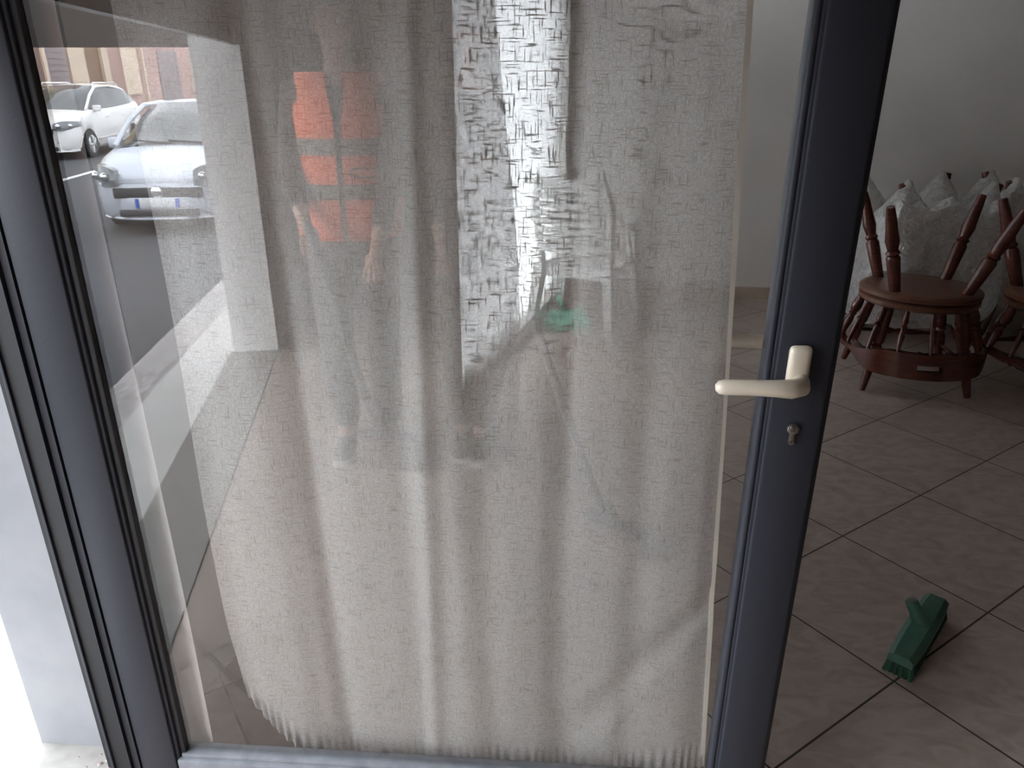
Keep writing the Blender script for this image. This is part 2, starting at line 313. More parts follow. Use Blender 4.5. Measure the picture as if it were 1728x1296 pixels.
def make_car(name, label, loc, heading, Lc, Wc, Hc, paint, kind):
    root = thing(name, label, 'car', loc, heading)      # local +X = front of the car
    hw = Wc / 2; mpv = kind == 'mpv'
    # stations: x from front (0) to rear, (zbottom, zbelt/hood, zroof, width factor, roof width factor)
    if mpv:
        st = [(0, .30, .62, .64, .60, .55), (-.06, .22, .74, .76, .80, .70), (-.25, .20, .86, .89, .93, .80), (-.6, .20, .96, 1.0, .98, .84), (-.95, .20, 1.03, 1.07, 1, .86),
              (-1.25, .2, 1.06, 1.26, 1, .80), (-1.7, .2, 1.06, 1.50, 1, .74), (-2.1, .2, 1.06, 1.60, 1, .73), (-2.8, .2, 1.09, 1.63, 1, .73), (-3.5, .2, 1.13, 1.60, 1, .72), (-3.95, .22, 1.18, 1.50, .97, .70), (-4.2, .25, 1.12, 1.20, .92, .74), (-4.3, .35, .95, .98, .84, .7)]
    else:
        st = [(0, .26, .56, .585, .62, .55), (-.05, .20, .66, .68, .82, .70), (-.22, .18, .76, .785, .93, .80), (-.55, .18, .86, .89, .98, .84), (-.9, .18, .92, .96, 1, .86),
              (-1.15, .18, .95, 1.08, 1, .82), (-1.55, .18, .95, 1.32, 1, .74), (-1.95, .18, .95, 1.46, 1, .70), (-2.5, .18, .97, 1.49, 1, .70), (-3.1, .18, 1.02, 1.45, 1, .68), (-3.6, .2, 1.06, 1.30, .97, .68), (-3.9, .24, 1.0, 1.06, .92, .74), (-4.0, .35, .9, .92, .84, .7)]
    # refine by interpolation
    xs = []
    for a, b in zip(st, st[1:]):
        for k in range(3): xs.append([a[i] + (b[i] - a[i]) * k / 3 for i in range(6)])
    xs.append(list(st[-1]))
    body = BM(); ws = BM(); rw_ = BM(); sw = BM(); sw2 = BM(); rings_ = []
    for x, zb, zt, zr, wf, rf in xs:
        w_ = hw * wf; rw = hw * rf; zm = zb + (zt - zb) * .5
        half = [(0, zb), (w_ * .88, zb), (w_ * .98, zb + .07), (w_, zm), (w_ * .985, zt - .09), (w_ * .955, zt - .01), (w_ * .955 * .3 + rw * .7 if False else w_ * .93, zt + .012), (rw, max(zt + .02, zr - .07)), (rw * .93, max(zt + .03, zr - .015)), (rw * .5, zr + .012 + .0), (0, zr + .02)]
        rings_.append([Vector((x, y, z)) for y, z in half] + [Vector((x, -y, z)) for y, z in half[-2:0:-1]])
    n = len(rings_[0]); nh = 11
    # wheel arches: lift lower side verts
    axles = (-.82, -3.42) if mpv else (-.75, -3.25)
    for r_ in rings_:
        for ax in axles:
            dx = abs(r_[0].x - ax)
            if dx < .36:
                zz = .02 + math.sqrt(max(0, .37 ** 2 - dx * dx)) + .27
                for i, v in enumerate(r_):
                    k = i if i < nh else n - i
                    if k in (1, 2) : v.z = max(v.z, zz - .0)
                    if k == 3: v.z = max(v.z, zz + .02)
    def quad(bm_, a, b, c, d, off=0):
        bm_.faces.new([bm_.verts.new(q) for q in (a, b, c, d)])
    for si in range(len(rings_) - 1):
        A, B = rings_[si], rings_[si + 1]; xm = (A[0].x + B[0].x) / 2
        c0 = -.95 if mpv else -.9; c1 = -2.05 if mpv else -1.9
        for i in range(n):
            j = (i + 1) % n; k = i if i < nh - 1 else n - 1 - i
            tgt = body
            if k == 6 and c0 - .15 > xm > (-3.9 if mpv else -3.5):
                tgt = sw
                if abs(xm + (2.75 if mpv else 2.6)) < .06: tgt = body
            if tgt is sw and i >= nh - 1: tgt = sw2
            if c0 > xm > c1 and k in (7, 8, 9): tgt = ws
            if c1 > xm and k in (7,): tgt = body
            if xm < (-3.95 if mpv else -3.6) and k in (7, 8, 9) and xm > -4.2: tgt = rw_
            quad(tgt, A[i], A[j], B[j], B[i])
    for endr, rev in ((rings_[0], 1), (rings_[-1], 0)): body.faces.new([body.verts.new(q) for q in endr])
    for b_ in (body, ws, sw, rw_, sw2): bmesh.ops.remove_doubles(b_, verts=b_.verts, dist=1e-4)
    obj('body', body, paint, root, True, 50); obj('windscreen', ws, M['cglass'], root, True, 50); obj('rear_window', rw_, M['cglass'], root, True, 50); obj('side_window', sw, M['cglass'], root, True, 50); obj('side_window', sw2, M['cglass'], root, True, 50)
    # pillars
    for s in (-1, 1):
        bm = BM(); z0 = 1.08 if mpv else .97; z1 = 1.57 if mpv else 1.44
        x0 = -1.0 if mpv else -.92; x1 = -2.0 if mpv else -1.85
        tube(bm, [(x0, s * hw * .90, z0), (x0 * .5 + x1 * .5, s * hw * .82, (z0 + z1) / 2 + .06), (x1, s * hw * .74, z1)], .035, 8)
        tube(bm, [(x1, s * hw * .74, z1), (x1 - .8, s * hw * .74, z1 + .02), (x1 - 1.7, s * hw * .70, z1 - .08)], .03, 8)
        obj('roof_pillar', bm, paint, root)
        bm = BM(); box(bm, (x0 - .42, s * hw * 1.02 - .09, z0 - .05), (x0 - .28, s * hw * 1.02 + .09, z0 + .09), bev=.03, seg=3)
        obj('wing_mirror', bm, paint, root)
        if mpv:
            bm = BM(); tube(bm, [(-2.0, s * hw * .66, 1.60), (-2.15, s * hw * .66, 1.665), (-3.4, s * hw * .64, 1.665), (-3.6, s * hw * .64, 1.60)], .018, 8); obj('roof_rail', bm, M['chrome'], root)
        # headlamp : wraps the corner
        bm = BM(); zh = .74 if mpv else .68; rs = []
        for k in range(9):
            u = k / 8; yy = s * hw * (.54 + .44 * u) ; xx = (-.02 - .40 * u ** 2.2) + .05; hh = (.05 + .05 * math.sin(PI * min(1, u * .9 + .1))) * (1 if mpv else 1.3); zc = zh + (.05 * u if mpv else .04 * u)
            rs.append([(xx + .03, yy, zc - hh), (xx + .045, yy, zc), (xx - .0, yy, zc + hh), (xx - .12, yy, zc + hh), (xx - .12, yy, zc - hh)])
        rings(bm, rs); hl = obj('headlamp', bm, M['lamp'], root)
        for q, (uu, rr) in enumerate(((.3, .05), (.75, .045))):
            bm = BM(); c = Vector((-.0 - .40 * uu ** 2.2 + .10, s * hw * (.54 + .44 * uu), zh + .02)); lathe(bm, c - Vector((.03, 0, 0)), c + Vector((.012, 0, 0)), [(0, rr), (.7, rr), (1, rr * .6)], 16); obj('lamp_bulb', bm, M['chrome'], hl)
        bm = BM(); box(bm, (-4.25 if mpv else -3.98, s * hw * .80 - .05, .85), (-3.98 if mpv else -3.75, s * hw * .9 + .02, 1.1), bev=.03); obj('tail_lamp', bm, M['red'], root)
        for ax in axles:
            bm = BM(); y0 = s * (hw - .20); y1 = s * (hw + .005)
            lathe(bm, (ax, y0, .31), (ax, y1, .31), [(0, .28), (.08, .31), (.85, .31), (.96, .29), (1, .22)], 28); wo = obj('wheel', bm, M['tyre'], root)
            bm = BM(); lathe(bm, (ax, y1 - s * .03, .31), (ax, y1 + s * .006, .31), [(0, .215), (.8, .21), (1, .19)], 24)
            for k in range(5):
                a = k * 2 * PI / 5
                lathe(bm, (ax, y1 + s * .008, .31), (ax + .2 * math.cos(a), y1 + s * .01, .31 + .2 * math.sin(a)), [(0, .03), (1, .022)], 6)
            obj('rim', bm, M['rim'], wo)
        if s == 1 or True:
            for dxx in ((-1.9, -2.9) if mpv else (-2.2,)):
                bm = BM(); box(bm, (dxx - .1, s * (hw + .002) - .012, (.88 if mpv else .8)), (dxx + .08, s * (hw + .002) + .012, (.91 if mpv else .83)), bev=.006); obj('door_handle', bm, paint, root)
            bm = BM(); tube(bm, [(-1.2, s * (hw + .0), .42), (-3.0, s * (hw + .0), .46)], .012, 6); obj('side_moulding', bm, paint, root)
    gw = hw * (.62 if not mpv else .5); gz = .50 if not mpv else .64
    bm = BM(); box(bm, (-.1, -gw, gz - .06), (.035, gw, gz + .06), bev=.015)
    gr = obj('grille', bm, M['grille'], root)
    bm = BM()
    for k in range(3): box(bm, (.03, -gw * .96, gz - .04 + k * .036), (.042, gw * .96, gz - .032 + k * .036))
    obj('grille_bar', bm, M['chrome'] if mpv else M['grille'], gr)
    bm = BM(); lathe(bm, (.03, 0, gz + .015), (.06, 0, gz + .015), [(0, .07), (.7, .07), (1, .05)], 20); obj('round_badge', bm, M['chrome'], root)
    bz = .32 if not mpv else .36
    bm = BM(); rs = []
    for k in range(21):
        u = -1 + 2 * k / 20; yy = hw * .9 * u; xx = .06 - .30 * abs(u) ** 3
        rs.append([(xx - .1, yy, .19), (xx, yy, .20), (xx + .02, yy, .30), (xx, yy, .45), (xx - .03, yy, .55 if mpv else .44), (xx - .12, yy, .5)])
    rings(bm, rs); bp = obj('bumper', bm, paint, root)
    bm = BM(); box(bm, (.02, -hw * .55, .23), (.088, hw * .55, .31), bev=.01); obj('air_intake', bm, M['grille'], bp)
    bm = BM(); tube(bm, [(.085 - .30 * abs(u) ** 3, hw * .88 * u, .20) for u in [-1 + k / 10 for k in range(21)]], .016, 6); obj('chin_strip', bm, M['chrome'] if False else paint, bp)
    bm = BM(); box(bm, (.06, -.26, .335), (.095, .26, .445), bev=.004); pl = obj('number_plate', bm, M['plate'], root)
    for s in (-1, 1):
        bm = BM(); box(bm, (.09, s * .235 - .022, .338), (.0975, s * .235 + .022, .442)); obj('blue_band', bm, M['blue'], pl)
    bm = BM(); box(bm, (-.62 if False else -.03, -hw * .86, .595 if not mpv else .76), (-.02, hw * .86, .598 if not mpv else .763)); obj('bonnet_gap', bm, M['grille'], root)
    if mpv is False:
        bm = BM(); tube(bm, [(-.93, -.5, 1.0), (-1.0, .1, 1.04)], .012, 6); tube(bm, [(-.93, .0, 1.0), (-1.0, .55, 1.04)], .012, 6); obj('wiper', bm, M['grille'], root)
    return root
HD = R(90 - 10)      # the cars face along the street towards the shop
make_car('hatchback', 'silver blue small hatchback parked close by, its front facing the door', (-4.93, -7.75, -.30), HD, 4.0, 1.68, 1.49, M['silver'], 'hatch')
make_car('people_carrier', 'white people carrier parked across the street behind the silver car', (-12.15, -15.9, -.30), R(82), 4.3, 1.82, 1.65, M['white'], 'mpv')

# ------------------------------------------------------------ door frame and leaf
ZT = 2.2
bm = BM()
def prof(bm, x0, x1, y0, y1, z0=0, z1=ZT, bev=.003): box(bm, (x0, y0, z0), (x1, y1, z1), bev=bev)
prof(bm, -1.006, -.985, .0, .075); prof(bm, -.983, -.940, -.012, .07); prof(bm, -.936, -.918, -.02, .06); prof(bm, -1.012, -.905, .03, .075)
prof(bm, -.9865, -.9835, -.018, .02, bev=.001); prof(bm, -.9385, -.9365, -.026, .0, bev=.0005); prof(bm, -.9165, -.9145, -.026, .0, bev=.0005)
struct('trim_3', bm, M['frame'])
bm = BM(); prof(bm, -1.030, -1.006, .02, .077, bev=.001); prof(bm, -.9855, -.9395, -.013, .0, bev=.001)
struct('trim_4', bm, M['rubber'])
door = bpy.data.objects.new('door_1', None); COL.objects.link(door); door.location = (-.91, 0, 0); door['kind'] = 'structure'
door['label'] = 'open glazed door leaf with dark grey aluminium frame'
def dl(bm):  # door-local
    bmesh.ops.transform(bm, matrix=Matrix.Translation((.91, 0, 0)), verts=bm.verts); return bm
bm = BM(); prof(bm, -.912, -.830, -.024, .03); prof(bm, -.832, -.822, -.018, .025, bev=.003); obj('stile', dl(bm), M['frame'], door)
bm = BM(); prof(bm, -.8225, -.810, -.012, .02, bev=.003); obj('gasket', dl(bm), M['rubber'], door)
bm = BM(); prof(bm, .349, .437, -.026, .03, bev=.005); prof(bm, .344, .355, -.020, .025, bev=.003); prof(bm, .425, .452, -.004, .03, bev=.004); obj('stile', dl(bm), M['frame'], door)
bm = BM(); box(bm, (.333, -.018, .11), (.3465, .02, 2.1), bev=.006, seg=3); obj('glazing_bead', dl(bm), M['frame'], door)
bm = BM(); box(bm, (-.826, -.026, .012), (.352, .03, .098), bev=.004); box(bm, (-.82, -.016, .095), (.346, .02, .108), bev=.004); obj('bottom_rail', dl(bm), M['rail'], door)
bm = BM(); box(bm, (-.826, -.026, 2.09), (.352, .03, 2.19), bev=.004); obj('top_rail', dl(bm), M['frame'], door)
bm = BM(); box(bm, (-.816, -.003, .10), (.338, .003, 2.1)); obj('glass_pane', dl(bm), M['glass'], door, False)
# handle seen from this side
bm = BM(); box(bm, (.363, -.043, 1.028), (.399, -.026, 1.106), bev=.009, seg=3)
hb = obj('handle', dl(bm), M['cream'], door)
bm = BM()
def lever(bm, ysign, x_hub, z, y0):
    path = [(x_hub, y0, z), (x_hub, y0 + ysign * .018, z), (x_hub - .004, y0 + ysign * .034, z - .001), (x_hub - .022, y0 + ysign * .046, z), (x_hub - .05, y0 + ysign * .048, z + .001), (x_hub - .09, y0 + ysign * .047, z + .001), (x_hub - .125, y0 + ysign * .045, z), (x_hub - .134, y0 + ysign * .044, z - .001), (x_hub - .139, y0 + ysign * .043, z - .002)]
    rr = [.0145, .0145, .0155, .0155, .0135, .0125, .0125, .0105, .005]
    tube(bm, path, rr, 16)
lever(bm, -1, .385, 1.046, -.026); obj('handle_lever', dl(bm), M['cream'], hb)
bm = BM(); box(bm, (.363, .030, 1.03), (.399, .045, 1.118), bev=.007, seg=3); ib = obj('handle', dl(bm), M['cream'], door)
bm = BM(); path = [(.385, .03, 1.064), (.385, .07, 1.064), (.372, .098, 1.064), (.34, .106, 1.064), (.30, .106, 1.064), (.262, .106, 1.064), (.252, .105, 1.064)]
tube(bm, path, [.0125, .0125, .013, .0125, .0125, .012, .007], 14); obj('handle_lever', dl(bm), M['cream'], ib)
# lock cylinder
bm = BM(); lathe(bm, (.390, -.024, .957), (.390, -.032, .957), [(0, .0098), (.9, .0098), (1, .0088)], 20); box(bm, (.3855, -.0315, .930), (.3945, -.024, .957), bev=.003)
lathe(bm, (.390, -.024, .932), (.390, -.0315, .932), [(0, .0047), (1, .0047)], 14)
lk = obj('lock_cylinder', dl(bm), M['steel'], door)
bm = BM(); lathe(bm, (.390, -.031, .958), (.390, -.0335, .958), [(0, .0062), (1, .0058)], 18); kc = obj('key_core', dl(bm), M['steel'], lk)
bm = BM(); box(bm, (.3893, -.0345, .954), (.3907, -.033, .963)); obj('key_slot', dl(bm), M['dark'], lk)

# ------------------------------------------------------------ the sheer curtain on the door
CU = thing('door_curtain', 'cream sheer linen curtain hanging in soft folds behind the door glass', 'curtain', (0, .055, 0))
def fold(x, z):
    k = 1 - .35 * sm(.9, .1, z)
    y = .0045 * math.sin(x * 36 + .8 * math.sin(z * 1.7) + 1.5 * math.sin(x * 5)) + .008 * math.sin(x * 15 + 1.2 + z * .35) + .0011 * math.sin(x * 83 + z * .8)
    y += .012 * math.exp(-((x + .50 - .03 * (1.5 - z)) / .022) ** 2) - .012 * math.exp(-((x + .245 + .01 * (1.5 - z)) / .02) ** 2) + .010 * math.exp(-((x - .02) / .018) ** 2) * sm(.6, 1.3, z)
    # diagonal drape at lower right
    y += .009 * math.exp(-(((x - .18) * .8 + (z - .35) * -.55) / .03) ** 2) * sm(.9, .4, z) * sm(-.05, .12, x)
    y += .004 * noise.noise(Vector((x * 6, z * 2.2, 3)))
    return y * k
def xl(z): return -.700 + .004 * math.sin(z * 7) + .020 * sm(.45, .12, z)
def xr(z): return .263 + (1.6 - z) * .052
def zb(x):
    if x < -.45: return .028 + .19 * max(0, (-.45 - x) / .24) ** 2.6
    return .028 - .004 * math.sin(x * 9) + .05 * sm(.05, .34, x)
def sheet(name, m, parent, x0f, x1f, yoff, nx=220, nz=110, ztop=1.9, foldf=fold, zbf=zb, hem=True):
    bm = BM(); uv = bm.loops.layers.uv.new('UVMap'); G = []
    for i in range(nx + 1):
        u = i / nx; col = []
        xa = x0f(.3) + (x1f(.3) - x0f(.3)) * u; z0 = zbf(xa)
        for j in range(nz + 1):
            v = j / nz; z = z0 + (ztop - z0) * v ** 1.25
            x = x0f(z) + (x1f(z) - x0f(z)) * u
            y = foldf(x, z) + yoff
            if hem: y += .0045 * sm(.09, 0, z - z0) * math.sin(x * 330 + 2 * math.sin(x * 40)); z -= .003 * sm(.05, 0, z - z0) * math.sin(x * 330)
            col.append((bm.verts.new((x, y, z)), (x, z)))
        G.append(col)
    for i in range(nx):
        for j in range(nz):
            q = (G[i][j], G[i + 1][j], G[i + 1][j + 1], G[i][j + 1]); f = bm.faces.new([a[0] for a in q])
            for l, a in zip(f.loops, q): l[uv].uv = a[1]
    return obj(name, bm, m, parent, True, 180)
sheet('sheer_cloth', M['curtain'], CU, xl, xr, 0)
def xe(z): return -.119 + .045 * sm(1.75, 1.1, z) - .01 * sm(.9, .2, z)
o = sheet('second_layer', M['layer'], CU, lambda z: xl(z) + .012, xe, .018, nx=150, nz=80, foldf=lambda x, z: fold(x + .03, z) * .8, zbf=lambda x: zb(x) + .02)
# side hem and bottom hem
bm = BM(); rs = []
for j in range(121):
    z = .08 + 1.82 * j / 120; x = xr(z); y = fold(x, z) - .001
    rs.append([(x - .009, y - .0012, z), (x + .0005, y - .0016, z), (x + .001, y + .0012, z), (x - .009, y + .001, z)])
rings(bm, rs); obj('side_hem', bm, M['hem'], CU)
# narrow plain strip
ST = thing('voile_strip', 'narrow plain white strip of voile hanging beside the left door stile', 'curtain', (0, .045, 0))
sheet('strip_cloth', M['strip'], ST, lambda z: -.848 - .0 * z, lambda z: -.770 + .004 * math.sin(z * 3) - .010 * sm(.3, 1.5, z), 0, nx=24, nz=90, foldf=lambda x, z: .027 - .5 * (x + .85), zbf=lambda x: .035, hem=False)
bm = BM(); uvp = []
for k in range(15):
    a = k / 14 * 2.4; uvp.append((-.0 + .018 * math.sin(a) * 1.0, .035 - .012 + .014 * math.cos(a)))
rs = [[(-.845 + .075 * q / 10, y + .004 * math.sin(q), z + .010 * (q / 10) * (q / 10) + .003 * math.sin(q * 2)) for y, z in uvp] for q in range(11)]
L_ = rings(bm, rs, closed=False); obj('curled_hem', bm, M['strip'], ST)

# crumbs at the foot of the jamb
for i, (x, y, s) in enumerate([(-1.04, .045, .010), (-1.058, .03, .007), (-1.03, .02, .008), (-1.085, .02, .005), (-1.12, .045, .005), (-1.02, .035, .007), (-1.07, .055, .005)]):
    bm = BM(); bmesh.ops.create_icosphere(bm, subdivisions=2, radius=s)
    for v in bm.verts: v.co *= 1 + .4 * noise.noise(v.co * 160 + Vector((i, 0, 0))); v.co.z *= .6
    tag(obj('plaster_crumb', bm, M['crumb'], loc=(x, y, s * .4)), ['largest reddish plaster crumb against the dark frame foot', 'plaster crumb lying second out from the dark frame foot', 'plaster crumb nearest the bottom picture edge beside the frame', 'tiny plaster crumb halfway along the pale jamb foot', 'tiny plaster crumb farthest left under the pale jamb', 'plaster crumb pressed into the corner of frame and sill', 'tiny plaster crumb close under the jamb near its right end'][i], 'debris', 'plaster crumbs at the foot of the jamb')

# ------------------------------------------------------------ wooden captain's chairs
LEG = [(0, .016), (.03, .019), (.10, .021), (.14, .015), (.17, .021), (.20, .016), (.30, .024), (.42, .027), (.50, .022), (.53, .016), (.56, .022), (.59, .016), (.70, .021), (.85, .018), (1, .014)]
LEG2 = [(0, .020), (.25, .024), (.42, .026), (.45, .019), (.48, .026), (.51, .019), (.62, .026), (.75, .022), (.9, .019), (1, .015)]
SPN = [(0, .008), (.12, .009), (.3, .012), (.42, .016), (.48, .010), (.52, .017), (.58, .010), (.7, .015), (.85, .011), (1, .009)]
STR = [(0, .008), (.2, .010), (.38, .016), (.45, .010), (.5, .018), (.55, .010), (.62, .016), (.8, .010), (1, .008)]
def make_chair():
    root = thing('captains_chair', 'x', 'chair')
    bm = BM(); n = 48; rs = []
    for z, k in ((.425, .90), (.430, .96), (.440, 1), (.458, 1), (.466, .97), (.468, .90), (.462, .6), (.460, .2)):
        rs.append([(.285 * k * math.cos(a) * (1 + .02 * math.cos(2 * a)), .27 * k * math.sin(a), z) for a in [2 * PI * i / n for i in range(n)]])
    rings(bm, rs); obj('seat', bm, M['seat'], root)
    legs = []
    for sx, sy in ((1, -1), (-1, -1), (1, 1), (-1, 1)):
        a = Vector((sx * .165, sy * .15, .435)); b = Vector((sx * .29, sy * .245, 0)); legs.append((a, b))
        bm = BM(); lathe(bm, a, b, [(t_, r_ * 1.3) for t_, r_ in LEG2], 14); obj('leg', bm, M['wood'], root)
    # horseshoe arm and back rail; back of the chair is local -Y
    arc = []
    for k in range(49):
        a = R(-202 + 224 * k / 48)
        arc.append((.335 * math.cos(a), .325 * math.sin(a) * (1.0), a))
    bm = BM(); rs = []
    for x, y, a in arc:
        back = max(0, -math.sin(a)); h0 = .722; h1 = .742 + .075 * sm(.35, .75, back) ; w_ = .026 - .008 * sm(.4, .8, back); cx, cy = math.cos(a), math.sin(a)
        lean = .02 * sm(.4, .8, back)
        rs.append([((.335 - w_) * cx, (.325 - w_) * cy, h0 - .03 * sm(.5, .9, back)), ((.335 + w_) * cx, (.325 + w_) * cy, h0 - .03 * sm(.5, .9, back)), ((.335 + w_ + lean) * cx, (.325 + w_ + lean) * cy, h1), ((.335 - w_ + lean + .008) * cx, (.325 - w_ + lean + .008) * cy, h1 + .003)])
    # leave the hand slot open in the middle
    allv = [[bm.verts.new(p_) for p_ in r_] for r_ in rs]
    for i in range(48):
        A, B = allv[i], allv[i + 1]
        if 22 <= i <= 25:
            # split faces 1 (outer) and 3 (inner) to leave a slot
            def mid(v0, v1, t): return bm.verts.new(v0.co.lerp(v1.co, t))
            for (p0_, p1_) in ((1, 2), (0, 3)):
                a1, a2, b1, b2 = mid(A[p0_], A[p1_], .42), mid(A[p0_], A[p1_], .66), mid(B[p0_], B[p1_], .42), mid(B[p0_], B[p1_], .66)
                bm.faces.new((A[p0_], B[p0_], b1, a1)); bm.faces.new((a2, b2, B[p1_], A[p1_]))
                if p0_ == 1: oa = (a1, a2, b1, b2)
                else: ia = (a1, a2, b1, b2)
            bm.faces.new((oa[0], oa[2], ia[2], ia[0])); bm.faces.new((oa[1], oa[3], ia[3], ia[1]))
            bm.faces.new((A[0], A[1], B[1], B[0])); bm.faces.new((A[2], A[3], B[3], B[2]))
            continue
        for k in range(4): bm.faces.new((A[k], A[(k + 1) % 4], B[(k + 1) % 4], B[k]))
    bm.faces.new(allv[0][::-1]); bm.faces.new(allv[-1])
    obj('back_rail', bm, M['wood'], root)
    for k in range(9):
        a = R(-192 + 204 * k / 8); cx, cy = math.cos(a), math.sin(a)
        bm = BM(); lathe(bm, (.245 * cx, .235 * cy, .455), (.333 * cx, .322 * cy, .728 - .03 * sm(.5, .9, max(0, -cy))), SPN if k not in (0, 8) else LEG, 12)
        obj('spindle', bm, M['wood'], root)
    return root
def pair(loc, rz, rz2, labels, first=None, grp='stacked wooden chairs under plastic'):
    lo = first or copy_tree(CH); lo.location = (loc[0], loc[1], 0); lo.rotation_euler = (0, 0, rz); tag(lo, labels[0], 'chair', grp)
    up = copy_tree(CH); up.location = (loc[0], loc[1], .936); up.rotation_euler = (PI, 0, rz2); tag(up, labels[1], 'chair', grp)
    return lo, up
def simple_lower():
    r = thing('wooden_stool', 'x', 'stool')
    bm = BM(); n = 40; rs = []
    for z, k in ((.425, .90), (.430, .96), (.440, 1), (.458, 1), (.466, .97), (.468, .90)): rs.append([(.285 * k * math.cos(a), .27 * k * math.sin(a), z) for a in [2 * PI * i / n for i in range(n)]])
    rings(bm, rs); obj('seat', bm, M['seat'], r); legs = []
    for sx, sy in ((1, -1), (-1, -1), (1, 1), (-1, 1)):
        a = Vector((sx * .165, sy * .15, .435)); b = Vector((sx * .25, sy * .24, 0)); legs.append((a, b))
        bm = BM(); lathe(bm, a, b, LEG2, 14); obj('leg', bm, M['wood'], r)
    for i, j, t in ((0, 1, .55), (2, 3, .55), (0, 2, .68), (1, 3, .68)):
        bm = BM(); lathe(bm, legs[i][0].lerp(legs[i][1], t), legs[j][0].lerp(legs[j][1], t), STR, 12); obj('stretcher', bm, M['wood'], r)
    return r
CH = make_chair()
SL = simple_lower()
def set_pair(i, loc, rz, rz2, l0, l1):
    lo = SL if i == 0 else copy_tree(SL); up = CH if i == 0 else copy_tree(CH)
    lo.location = (loc[0], loc[1], 0); lo.rotation_euler = (0, 0, rz); tag(lo, l0, 'stool', 'upright wooden seats under the stacked chairs')
    up.location = (loc[0], loc[1], .936); up.rotation_euler = (PI, 0, rz2); tag(up, l1, 'chair', 'wooden chairs stacked upside down')
# turned over about X: local -Y (the back) ends up at +Y, so spin by 180 to bring it to the front
set_pair(0, (1.84, 2.70), R(-8), R(180 - 6), 'brown wooden stool standing nearest the door, carrying an upturned chair', 'upturned red-brown wooden chair with slotted rail, nearest the door, seat on seat')
set_pair(1, (2.53, 2.62), R(12), R(180 + 14), 'brown wooden stool cut by the right picture edge', 'upturned wooden chair cut off at the right picture edge')
set_pair(2, (2.16, 3.58), R(8), R(8), 'brown wooden stool under plastic film beside the black door stile', 'upturned wooden chair wrapped in plastic film beside the black door stile')
set_pair(3, (2.92, 3.66), R(-10), R(-12), 'brown wooden stool at the back under plastic, against the rear wall', 'upturned wooden chair at the back under the film, its leg making the right peak')
def film(name, label, peaks, cx, cy, rx, ry, zlow, seed, slope=1.15, cut=None):
    bm = BM(); n = 64; G = []
    for i in range(n + 1):
        row = []
        for j in range(n + 1):
            x = cx + rx * (2 * i / n - 1); y = cy + ry * (2 * j / n - 1)
            z = max(pz - slope * max(0, math.hypot(x - px_, y - py_) - .012) ** .85 * .9 for px_, py_, pz in peaks)
            e = max(abs(2 * i / n - 1), abs(2 * j / n - 1)); w_ = noise.noise(Vector((x * 9 + seed, y * 9, 1)))
            z += .02 * w_ + .010 * noise.noise(Vector((x * 30, y * 30, seed)))
            z = min(z, max(pz for _, _, pz in peaks) + .004)
            base = .62; z = max(z, base + .05 * w_)
            if e > .72:
                t = (e - .72) / .28; z = z * (1 - t) + (zlow + .09 * noise.noise(Vector((x * 5, y * 5, seed + 4)))) * t
                kx = (1 - .30 * t * t); x = cx + (x - cx) * kx + .03 * t * math.sin(y * 22 + seed); y = cy + (y - cy) * kx + .03 * t * math.sin(x * 19)
            row.append(bm.verts.new((x, y, z)))
        G.append(row)
    for i in range(n):
        for j in range(n): bm.faces.new((G[i][j], G[i + 1][j], G[i + 1][j + 1], G[i][j + 1]))
    return tag(obj(name, bm, M['film'], None, True, 180), label, 'plastic sheet', 'plastic sheets over the stacked chairs')
def tips(loc, rz):
    # tip positions of an upturned chair's legs
    o = []
    for sx, sy in ((1, -1), (-1, -1), (1, 1), (-1, 1)):
        v = Matrix.Rotation(rz, 3, 'Z') @ Matrix.Rotation(PI, 3, 'X') @ Vector((sx * .255, sy * .245, 0)); o.append((loc[0] + v.x, loc[1] + v.y, .962))
    return o
film('plastic_film', 'crumpled clear plastic sheet with pointed peak, beside the black door stile', tips((2.16, 3.58), R(8)), 2.13, 3.54, .46, .46, .12, 2)
film('plastic_film', 'crumpled clear plastic sheet over the rear chairs at the right edge', tips((2.92, 3.66), R(-12)), 2.94, 3.62, .50, .48, .25, 9)
film('plastic_film', 'creased plastic sheet hanging behind the raised legs of the nearest chair', [(1.80, 3.10, .90), (2.1, 3.10, .90), (1.95, 3.13, .86), (2.35, 3.12, .88)], 2.08, 3.12, .36, .10, .50, 5, slope=.5)
# pale board with black edge behind the posts
B = thing('leaning_board', 'pale board with black bottom edge seen between the upturned legs', 'board', (2.30, 4.15, 0))
bm = BM(); box(bm, (-.16, -.01, .30), (.16, .012, .66), bev=.003); obj('board', bm, M['panel'], B)
bm = BM(); box(bm, (-.17, -.018, .0), (.17, .02, .30), bev=.004); obj('base', bm, M['dark'], B)

# ------------------------------------------------------------ white resin chair
WC = thing('resin_armchair', 'white slatted plastic armchair behind the curtain, near the back wall', 'chair', (.15, 3.52, 0), R(-22))
